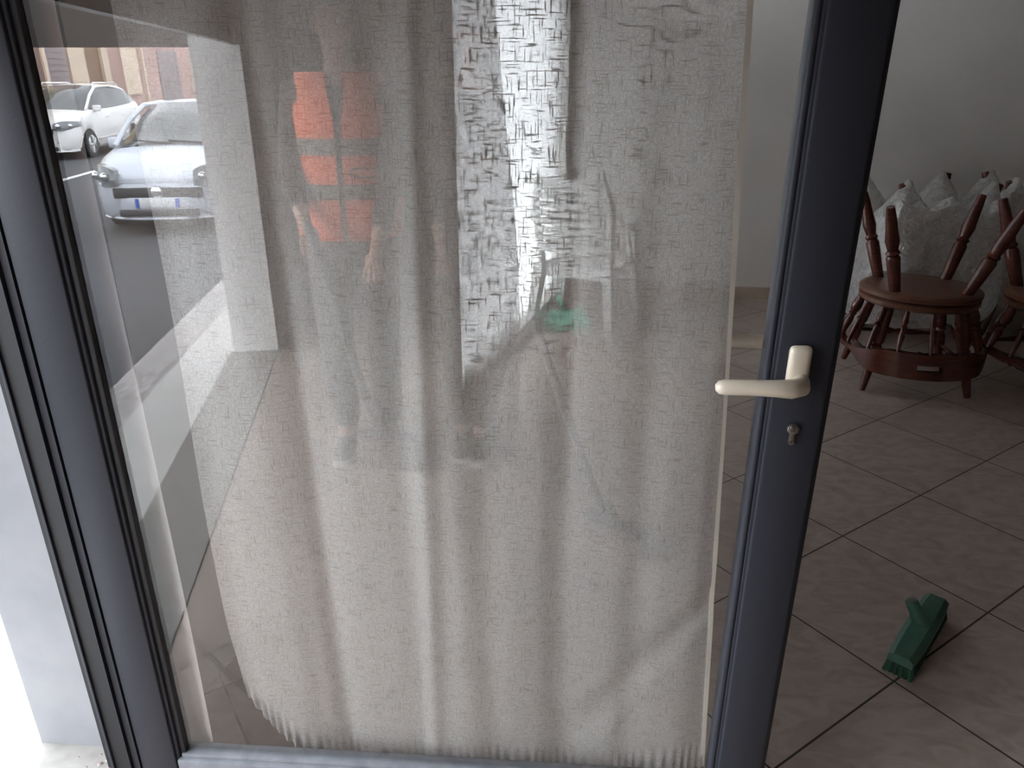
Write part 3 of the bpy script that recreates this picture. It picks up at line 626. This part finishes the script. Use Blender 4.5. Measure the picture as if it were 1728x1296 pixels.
# faces local +Y (its back to us)
bw = .25
for s in (-1, 1):
    for y0, y1, zt in ((-.22, -.27, .44), (.20, .26, .62)):
        bm = BM(); a = Vector((s * .22, y0, zt)); b = Vector((s * .27, y1, 0)); rs = []
        for k in range(9):
            c = a.lerp(b, k / 8); w_ = .05 - .014 * k / 8
            rs.append([(c.x - w_ * .6, c.y - w_, c.z), (c.x + w_ * .6, c.y - w_, c.z), (c.x + w_ * .6, c.y + w_, c.z), (c.x - w_ * .6, c.y + w_, c.z)])
        rings(bm, rs); obj('leg', bm, M['plastic'], WC)
    bm = BM(); tube(bm, [(s * .24, -.27, .80), (s * .285, -.22, .70), (s * .295, -.05, .655), (s * .29, .14, .65), (s * .27, .25, .62)], [.02, .026, .03, .03, .024], 10, flat=.6); obj('armrest', bm, M['plastic'], WC)
    bm = BM(); tube(bm, [(s * .22, -.20, .42), (s * .235, -.24, .62), (s * .235, -.29, .82), (s * .20, -.32, .94)], .024, 10); obj('back_post', bm, M['plastic'], WC)
bm = BM(); rs = []
for k in range(15):
    y = -.22 + .46 * k / 14; zz = .43 - .02 * math.sin(PI * k / 14) - (.03 * sm(.8, 1, k / 14)); w_ = .22 + .03 * k / 14
    rs.append([(-w_, y, zz - .03), (w_, y, zz - .03), (w_, y, zz + .005), (w_ * .5, y, zz - .004), (0, y, zz - .008), (-w_ * .5, y, zz - .004), (-w_, y, zz + .005)])
rings(bm, rs); obj('seat', bm, M['plastic'], WC)
def arcbar(z, h, y, bow, w_=.235, th=.010):
    bm = BM(); rs = []
    for k in range(17):
        u = -1 + k / 8; x = w_ * u; yy = y - bow * (1 - u * u)
        rs.append([(x, yy - th, z - h), (x, yy + th, z - h), (x, yy + th, z + h), (x, yy - th, z + h)])
    rings(bm, rs); return bm
for k in range(6): obj('back_slat', arcbar(.60 + k * .052, .016, -.245 - .013 * k, .045), M['plastic'], WC)
obj('top_rail', arcbar(.925, .035, -.32, .05, .22, .014), M['plastic'], WC); obj('lower_rail', arcbar(.545, .028, -.235, .04), M['plastic'], WC)
obj('apron', arcbar(.395, .035, -.235, .0), M['plastic'], WC)

# ------------------------------------------------------------ dustpan behind the curtain
DP = thing('dustpan', 'mint green dustpan with toothed edge on the floor beside the white chair', 'dustpan', (.02, 3.55, 0), R(12))
bm = BM(); rs = []
for k in range(9):
    u = k / 8; y = -.10 + .24 * u; w_ = .13 + .02 * (1 - u)
    rs.append([(-w_, y, .004 + .03 * u), (w_, y, .004 + .03 * u), (w_ + .006, y, .014 + .06 * u), (w_, y, .016 + .06 * u), (w_ - .008, y, .010 + .032 * u), (-w_ + .008, y, .010 + .032 * u), (-w_, y, .016 + .06 * u), (-w_ - .006, y, .014 + .06 * u)])
rings(bm, rs); obj('pan', bm, M['gbright'], DP)
for k in range(7):
    bm = BM(); x = -.115 + k * .0385; box(bm, (x - .009, -.175, .004), (x + .009, -.10, .011), bev=.002); obj('tooth', bm, M['gbright'], DP)
bm = BM(); box(bm, (-.15, -.185, .003), (.15, -.168, .012), bev=.003); obj('front_lip', bm, M['gbright'], DP)
bm = BM(); tube(bm, [(0, .13, .06), (0, .17, .085), (0, .24, .10)], [.018, .016, .014], 10); obj('grip', bm, M['gbright'], DP)

# ------------------------------------------------------------ green broom head in front
GB = thing('sweeping_brush', 'green broom head without its handle lying on the tiles', 'broom head', (1.035, .585, 0), math.atan2(.257, .205))
bm = BM(); rs = []
for k in range(17):
    u = -1 + k / 8; x = .170 * u; w_ = .038 - .006 * abs(u) ** 3
    rs.append([(x, -w_, .040), (x, w_, .040), (x, w_, .058), (x, w_ * .6, .068), (x, -w_ * .6, .068), (x, -w_, .058)])
rings(bm, rs); obj('block', bm, M['green'], GB, True, 30)
bm = BM(); rng = random.Random(3)
for i in range(26):
    for j in range(6):
        x = -.158 + .316 * i / 25; y = -.026 + .052 * j / 5
        lathe(bm, (x, y, .042), (x * 1.04 + rng.uniform(-.002, .002), y * 1.25, .001), [(0, .0055), (.6, .0065), (1, .007)], 6)
br = obj('bristles', bm, M['gdark'], GB); br['kind'] = 'stuff'; br['label'] = 'dark green bristles'
bm = BM(); a = Vector((.02, 0, .058)); d = Vector((-.004, .040, .062)).normalized()
lathe(bm, a, a + d * .075, [(0, .027), (.35, .022), (.55, .018), (1, .0175)], 20); sk = obj('socket', bm, M['green'], GB)
bm = BM(); lathe(bm, a + d * .0745, a + d * .0758, [(0, .0135), (1, .0135)], 18); obj('socket_hole', bm, M['dark'], sk)

# ------------------------------------------------------------ people reflected in the glass
def skin_mesh(name, joints, edges, m, parent, sub=2):
    me = bpy.data.meshes.new(name); me.from_pydata([j[0] for j in joints], edges, []); me.materials.append(m)
    o = bpy.data.objects.new(name, me); COL.objects.link(o); o.parent = parent
    md = o.modifiers.new('Skin', 'SKIN'); md.use_smooth_shade = True
    if not me.skin_vertices: 
        bpy.context.view_layer.objects.active = o; bpy.ops.mesh.customdata_skin_add()
    for i, j in enumerate(joints):
        r = j[1]; me.skin_vertices[0].data[i].radius = (r, r) if not isinstance(r, tuple) else r
    me.skin_vertices[0].data[0].use_root = True
    sb = o.modifiers.new('Sub', 'SUBSURF'); sb.levels = sub; sb.render_levels = sub
    return o
def person(name, label, loc, rz, h, feet, hands, top, low, vest, grip_h):
    """local +Y faces forward. feet/hands: local positions"""
    k = h / 1.78; root = thing(name, label, 'person', loc, rz); V = lambda x, y, z: (x * k, y * k, z * k)
    J = []; E = []
    def add(p_, r, par=None): J.append((p_, r)); i = len(J) - 1; (E.append((par, i)) if par is not None else None); return i
    pel = add(V(0, 0, .98), (.125 * k, .09 * k)); sp = add(V(0, .0, 1.14), (.105 * k, .08 * k), pel); ch = add(V(0, .0, 1.30), (.125 * k, .09 * k), sp); up = add(V(0, -.01, 1.42), (.085 * k, .07 * k), ch)
    nk = add(V(0, 0, 1.52), .046 * k, up); hb_ = add(V(0, .025, 1.605), (.056 * k, .066 * k), nk); hm = add(V(0, .02, 1.68), (.076 * k, .092 * k), hb_); add(V(0, .01, 1.75), .060 * k, hm)
    arms = []
    for s, hd in ((-1, hands[0]), (1, hands[1])):
        sh = add(V(s * .175, -.01, 1.43), .058 * k, up); hd = Vector(hd); shp = Vector(J[sh][0]); mid = (shp + hd) / 2; dd = hd - shp
        L1 = .30 * k; L2 = .27 * k; dist = min(dd.length, L1 + L2 - .01); off = math.sqrt(max(0, ((L1 + L2) / 2) ** 2 - (dist / 2) ** 2))
        el = add(tuple(mid + Vector((s * .5, -.35, -.8)).normalized() * off * .9), .043 * k, sh); ep = Vector(J[el][0])
        wr = add(tuple(ep.lerp(hd, .92)), .027 * k, el); pm = add(tuple(hd + (hd - ep).normalized() * .03), (.032 * k, .02 * k), wr); arms.append((Vector(J[wr][0]), Vector(J[pm][0]), s, ep, shp))
    legs = []
    for s, ft in ((-1, feet[0]), (1, feet[1])):
        hp = add(V(s * .095, 0, .90), .092 * k, pel); ft = Vector(ft); kn = Vector(V(s * .10, .02, .50)) * .35 + (Vector(J[hp][0]) + ft) / 2 * .65; kn.z = .50 * k; kn.y += .02
        ki = add(tuple(kn), .062 * k, hp); ca = add(tuple(kn.lerp(ft, .4) + Vector((0, -.015, 0))), .056 * k, ki); an = add((ft.x, ft.y, .10), .036 * k, ca); add((ft.x, ft.y + .04, .05), .035 * k, an); legs.append((Vector(J[hp][0]), kn, ft))
    skin_mesh('body', J, E, M['skin'], root)
    # fingers
    for w_, pm_, s, ep, shp in arms:
        d = (pm_ - ep).normalized(); sd = d.cross(Vector((0, 0, 1))); sd.normalize(); nn = sd.cross(d)
        jj = [(tuple(pm_ - d * .03), (.03, .02))]; ee = []
        for q, ln in enumerate((.068, .078, .072, .058)):
            b0 = pm_ + sd * (-.03 + .02 * q) + d * .02; prev = 0
            for t_, dr, rr in ((0, .0, .010), (.4, .35, .009), (.75, .9, .0085), (.95, 1.5, .0075)):
                jj.append((tuple(b0 + d * ln * t_ * math.cos(dr * .6) - nn * ln * .5 * math.sin(dr) * t_), rr)); ee.append((prev, len(jj) - 1)); prev = len(jj) - 1
        b0 = pm_ - d * .02 + sd * (.035 * -s); prev = 0
        for t_ in (0, .5, 1): jj.append((tuple(b0 + (d * .6 - nn * .5).normalized() * .055 * t_), .0105 - .002 * t_)); ee.append((prev, len(jj) - 1)); prev = len(jj) - 1
        skin_mesh('hand', jj, ee, M['skin'], root, 1)
    # face
    for s in (-1, 1):
        bm = BM(); bmesh.ops.create_uvsphere(bm, u_segments=10, v_segments=8, radius=.0085 * k); obj('eye', bm, M['eye'], root, loc=V(s * .031, .098, 1.672))
        bm = BM(); bmesh.ops.create_uvsphere(bm, u_segments=10, v_segments=8, radius=.028 * k)
        for v in bm.verts: v.co.x *= .35; v.co.z *= 1.15
        obj('ear', bm, M['skin'], root, loc=V(s * .077, .015, 1.66))
    bm = BM(); lathe(bm, V(0, .10, 1.685), V(0, .122, 1.645), [(0, .006), (.7, .014), (1, .010)], 10); obj('nose', bm, M['skin'], root)
    bm = BM(); tube(bm, [V(-.024, .098, 1.612), V(0, .106, 1.610), V(.024, .098, 1.612)], .006, 8); obj('mouth', bm, M['lip'], root)
    bm = BM(); bmesh.ops.create_uvsphere(bm, u_segments=24, v_segments=16, radius=.104 * k)
    for v in bm.verts:
        v.co.x *= .86; v.co.y *= 1.02
        if v.co.y > .03 and v.co.z < .035: v.co *= .8
        if v.co.z < -.05: v.co.z = -.05
    obj('hair', bm, M['hair'], root, loc=V(0, -.005, 1.70))
    # trousers: one skinned garment
    tj = [(V(0, 0, 1.08), (.145 * k, .11 * k)), (V(0, 0, .94), (.165 * k, .125 * k))]; te = [(0, 1)]
    for hp, kn, ft in legs:
        tj.append((tuple(hp + Vector((0, 0, -.06))), .105 * k)); te.append((1, len(tj) - 1)); tj.append((tuple(kn), .080 * k)); te.append((len(tj) - 2, len(tj) - 1)); tj.append((tuple(kn.lerp(Vector((ft.x, ft.y, .08)), .5)), .072 * k)); te.append((len(tj) - 2, len(tj) - 1)); tj.append(((ft.x, ft.y, .085), .066 * k)); te.append((len(tj) - 2, len(tj) - 1))
    skin_mesh('trousers', tj, te, low, root)
    # shirt with sleeves
    sj = [(V(0, 0, .86), (.175 * k, .135 * k)), (V(0, 0, 1.15), (.165 * k, .125 * k)), (V(0, 0, 1.32), (.178 * k, .13 * k)), (V(0, -.01, 1.46), (.135 * k, .10 * k))]; se = [(0, 1), (1, 2), (2, 3)]
    for w_, pm_, s, ep, shp in arms:
        sj.append((tuple(shp), .068 * k)); se.append((3, len(sj) - 1)); sj.append((tuple(ep), .053 * k)); se.append((len(sj) - 2, len(sj) - 1)); sj.append((tuple(ep.lerp(w_, .75)), .040 * k)); se.append((len(sj) - 2, len(sj) - 1))
    skin_mesh('shirt', sj, se, top, root)
    for hp, kn, ft in legs:
        bm = BM(); rs = []
        for t_, w_, hh in ((0, .030, .05), (.08, .040, .085), (.3, .042, .10), (.55, .046, .07), (.8, .045, .055), (.95, .034, .045), (1, .018, .035)):
            y = ft.y - .10 + .29 * t_; rs.append([(ft.x + math.cos(a) * w_, y, .022 + (hh - .022) * max(0, math.sin(a)) if math.sin(a) > 0 else .02) for a in [2 * PI * q / 12 for q in range(12)]])
        rings(bm, rs); sh = obj('shoe', bm, M['shoe'], root)
        bm = BM(); rs = []
        for t_, w_ in ((0, .033), (.08, .043), (.3, .044), (.55, .049), (.8, .048), (.95, .038), (1, .02)):
            y = ft.y - .105 + .30 * t_; rs.append([(ft.x - w_, y, 0), (ft.x + w_, y, 0), (ft.x + w_, y, .024), (ft.x - w_, y, .024)])
        rings(bm, rs); obj('sole', bm, M['sole'], sh)
    if vest:
        def ring_at(z, a0, a1, n=30, ext=0):
            t_ = (z / k - .90) / .60; w_ = (.205 - .03 * sm(.75, 1, t_) + .012 * math.sin(t_ * 5)) * k + ext; dd_ = (.150 - .03 * sm(.7, 1, t_)) * k + ext
            return [(w_ * math.cos(a0 + (a1 - a0) * q / n), dd_ * math.sin(a0 + (a1 - a0) * q / n), z) for q in range(n + 1)]
        gap = R(3); bm = BM(); rs = [ring_at((.90 + .60 * q / 20) * k, R(90) + gap + R(9) * sm(.7, 1, q / 20), R(450) - gap - R(9) * sm(.55, 1, q / 20)) for q in range(21)]
        rings(bm, rs, closed=False); ve = obj('vest', bm, M['orange'], root)
        for z0, z1 in ((1.215, 1.275), (1.055, 1.112)):
            bm = BM(); rings(bm, [ring_at(z * k, R(90) + gap, R(450) - gap, ext=.003) for z in (z0, z0 * .5 + z1 * .5, z1)], closed=False); obj('reflective_band', bm, M['band'], ve)
        bm = BM(); tube(bm, [(x * k, (.155 + .004 * math.cos(x * 30)) * k, z * k) for x, z in [(.03 + .065 * (1 + math.cos(a)), 1.155 + .018 * math.sin(a)) for a in [2 * PI * q / 16 for q in range(17)]]], .005, 6); obj('pocket_loop', bm, M['band'], ve)
    return root
# standing in the doorway behind the camera, facing the door glass
person('person', 'person in orange hi-vis vest with dark bands and dark trousers, holding a broom', (-.86, -1.80, 0), R(-6), 1.80, ((-.07, .10, 0), (.11, .08, 0)), ((-.12, .26, .98), (.13, .28, .88)), M['brownc'], M['trouser'], True, 1)
person('person', 'person in dark brown clothes reflected beside the orange vest, gripping a long stick', (-.35, -1.86, 0), R(-4), 1.78, ((-.08, .10, 0), (.0, .14, 0)), ((-.14, .10, .86), (.04, .20, 1.22)), M['brownc'], M['brownc'], False, 1)
def broom(name, label, a, b, r, m, hw, headrot, bh=.12, headm='bristle'):
    a = Vector(a); b = Vector(b); root = thing(name, label, 'broom', tuple(b))
    la = a - b; d = la.normalized()
    bm = BM(); lathe(bm, d * .10, la, [(0, r), (.98, r), (1, r * .6)], 12); obj('stick', bm, m, root)
    rm = Matrix.Rotation(headrot, 4, 'Z')
    bm = BM(); box(bm, (-hw, -.025, bh - .03), (hw, .025, bh), bev=.008); bmesh.ops.transform(bm, matrix=rm, verts=bm.verts); obj('broom_block', bm, M['grille'], root)
    bm = BM(); lathe(bm, Vector((0, 0, bh - .01)), Vector((0, 0, bh - .01)) + d * .08, [(0, .022), (1, .016)], 12); obj('socket', bm, M['grille'], root)
    bm = BM(); rs = []
    for k in range(13):
        z = (bh - .028) * (1 - k / 12); e = 1 + .12 * k / 12
        rs.append([(hw * e * .98 * c + .004 * math.sin(9 * c + k), .022 * e * s_ * 1.3, z) for c, s_ in [(math.copysign(abs(math.cos(t_)) ** .4, math.cos(t_)), math.copysign(abs(math.sin(t_)) ** .4, math.sin(t_))) for t_ in [2 * PI * q / 28 for q in range(28)]]])
    rings(bm, rs); bmesh.ops.transform(bm, matrix=rm, verts=bm.verts); o = obj('bristles', bm, M[headm], root); o['kind'] = 'stuff'
    return root
broom('broom', 'dark broom held in front of the orange vest, bristles on the ground', (-.93, -1.47, 1.02), (-.70, -1.52, 0), .018, M['stick'], .13, R(10), .16)
broom('broom', 'long grey broom stick slanting from the dark figure down across the door glass', (-.40, -1.66, 1.40), (.20, -1.02, 0), .017, M['stick2'], .12, R(35), .10)
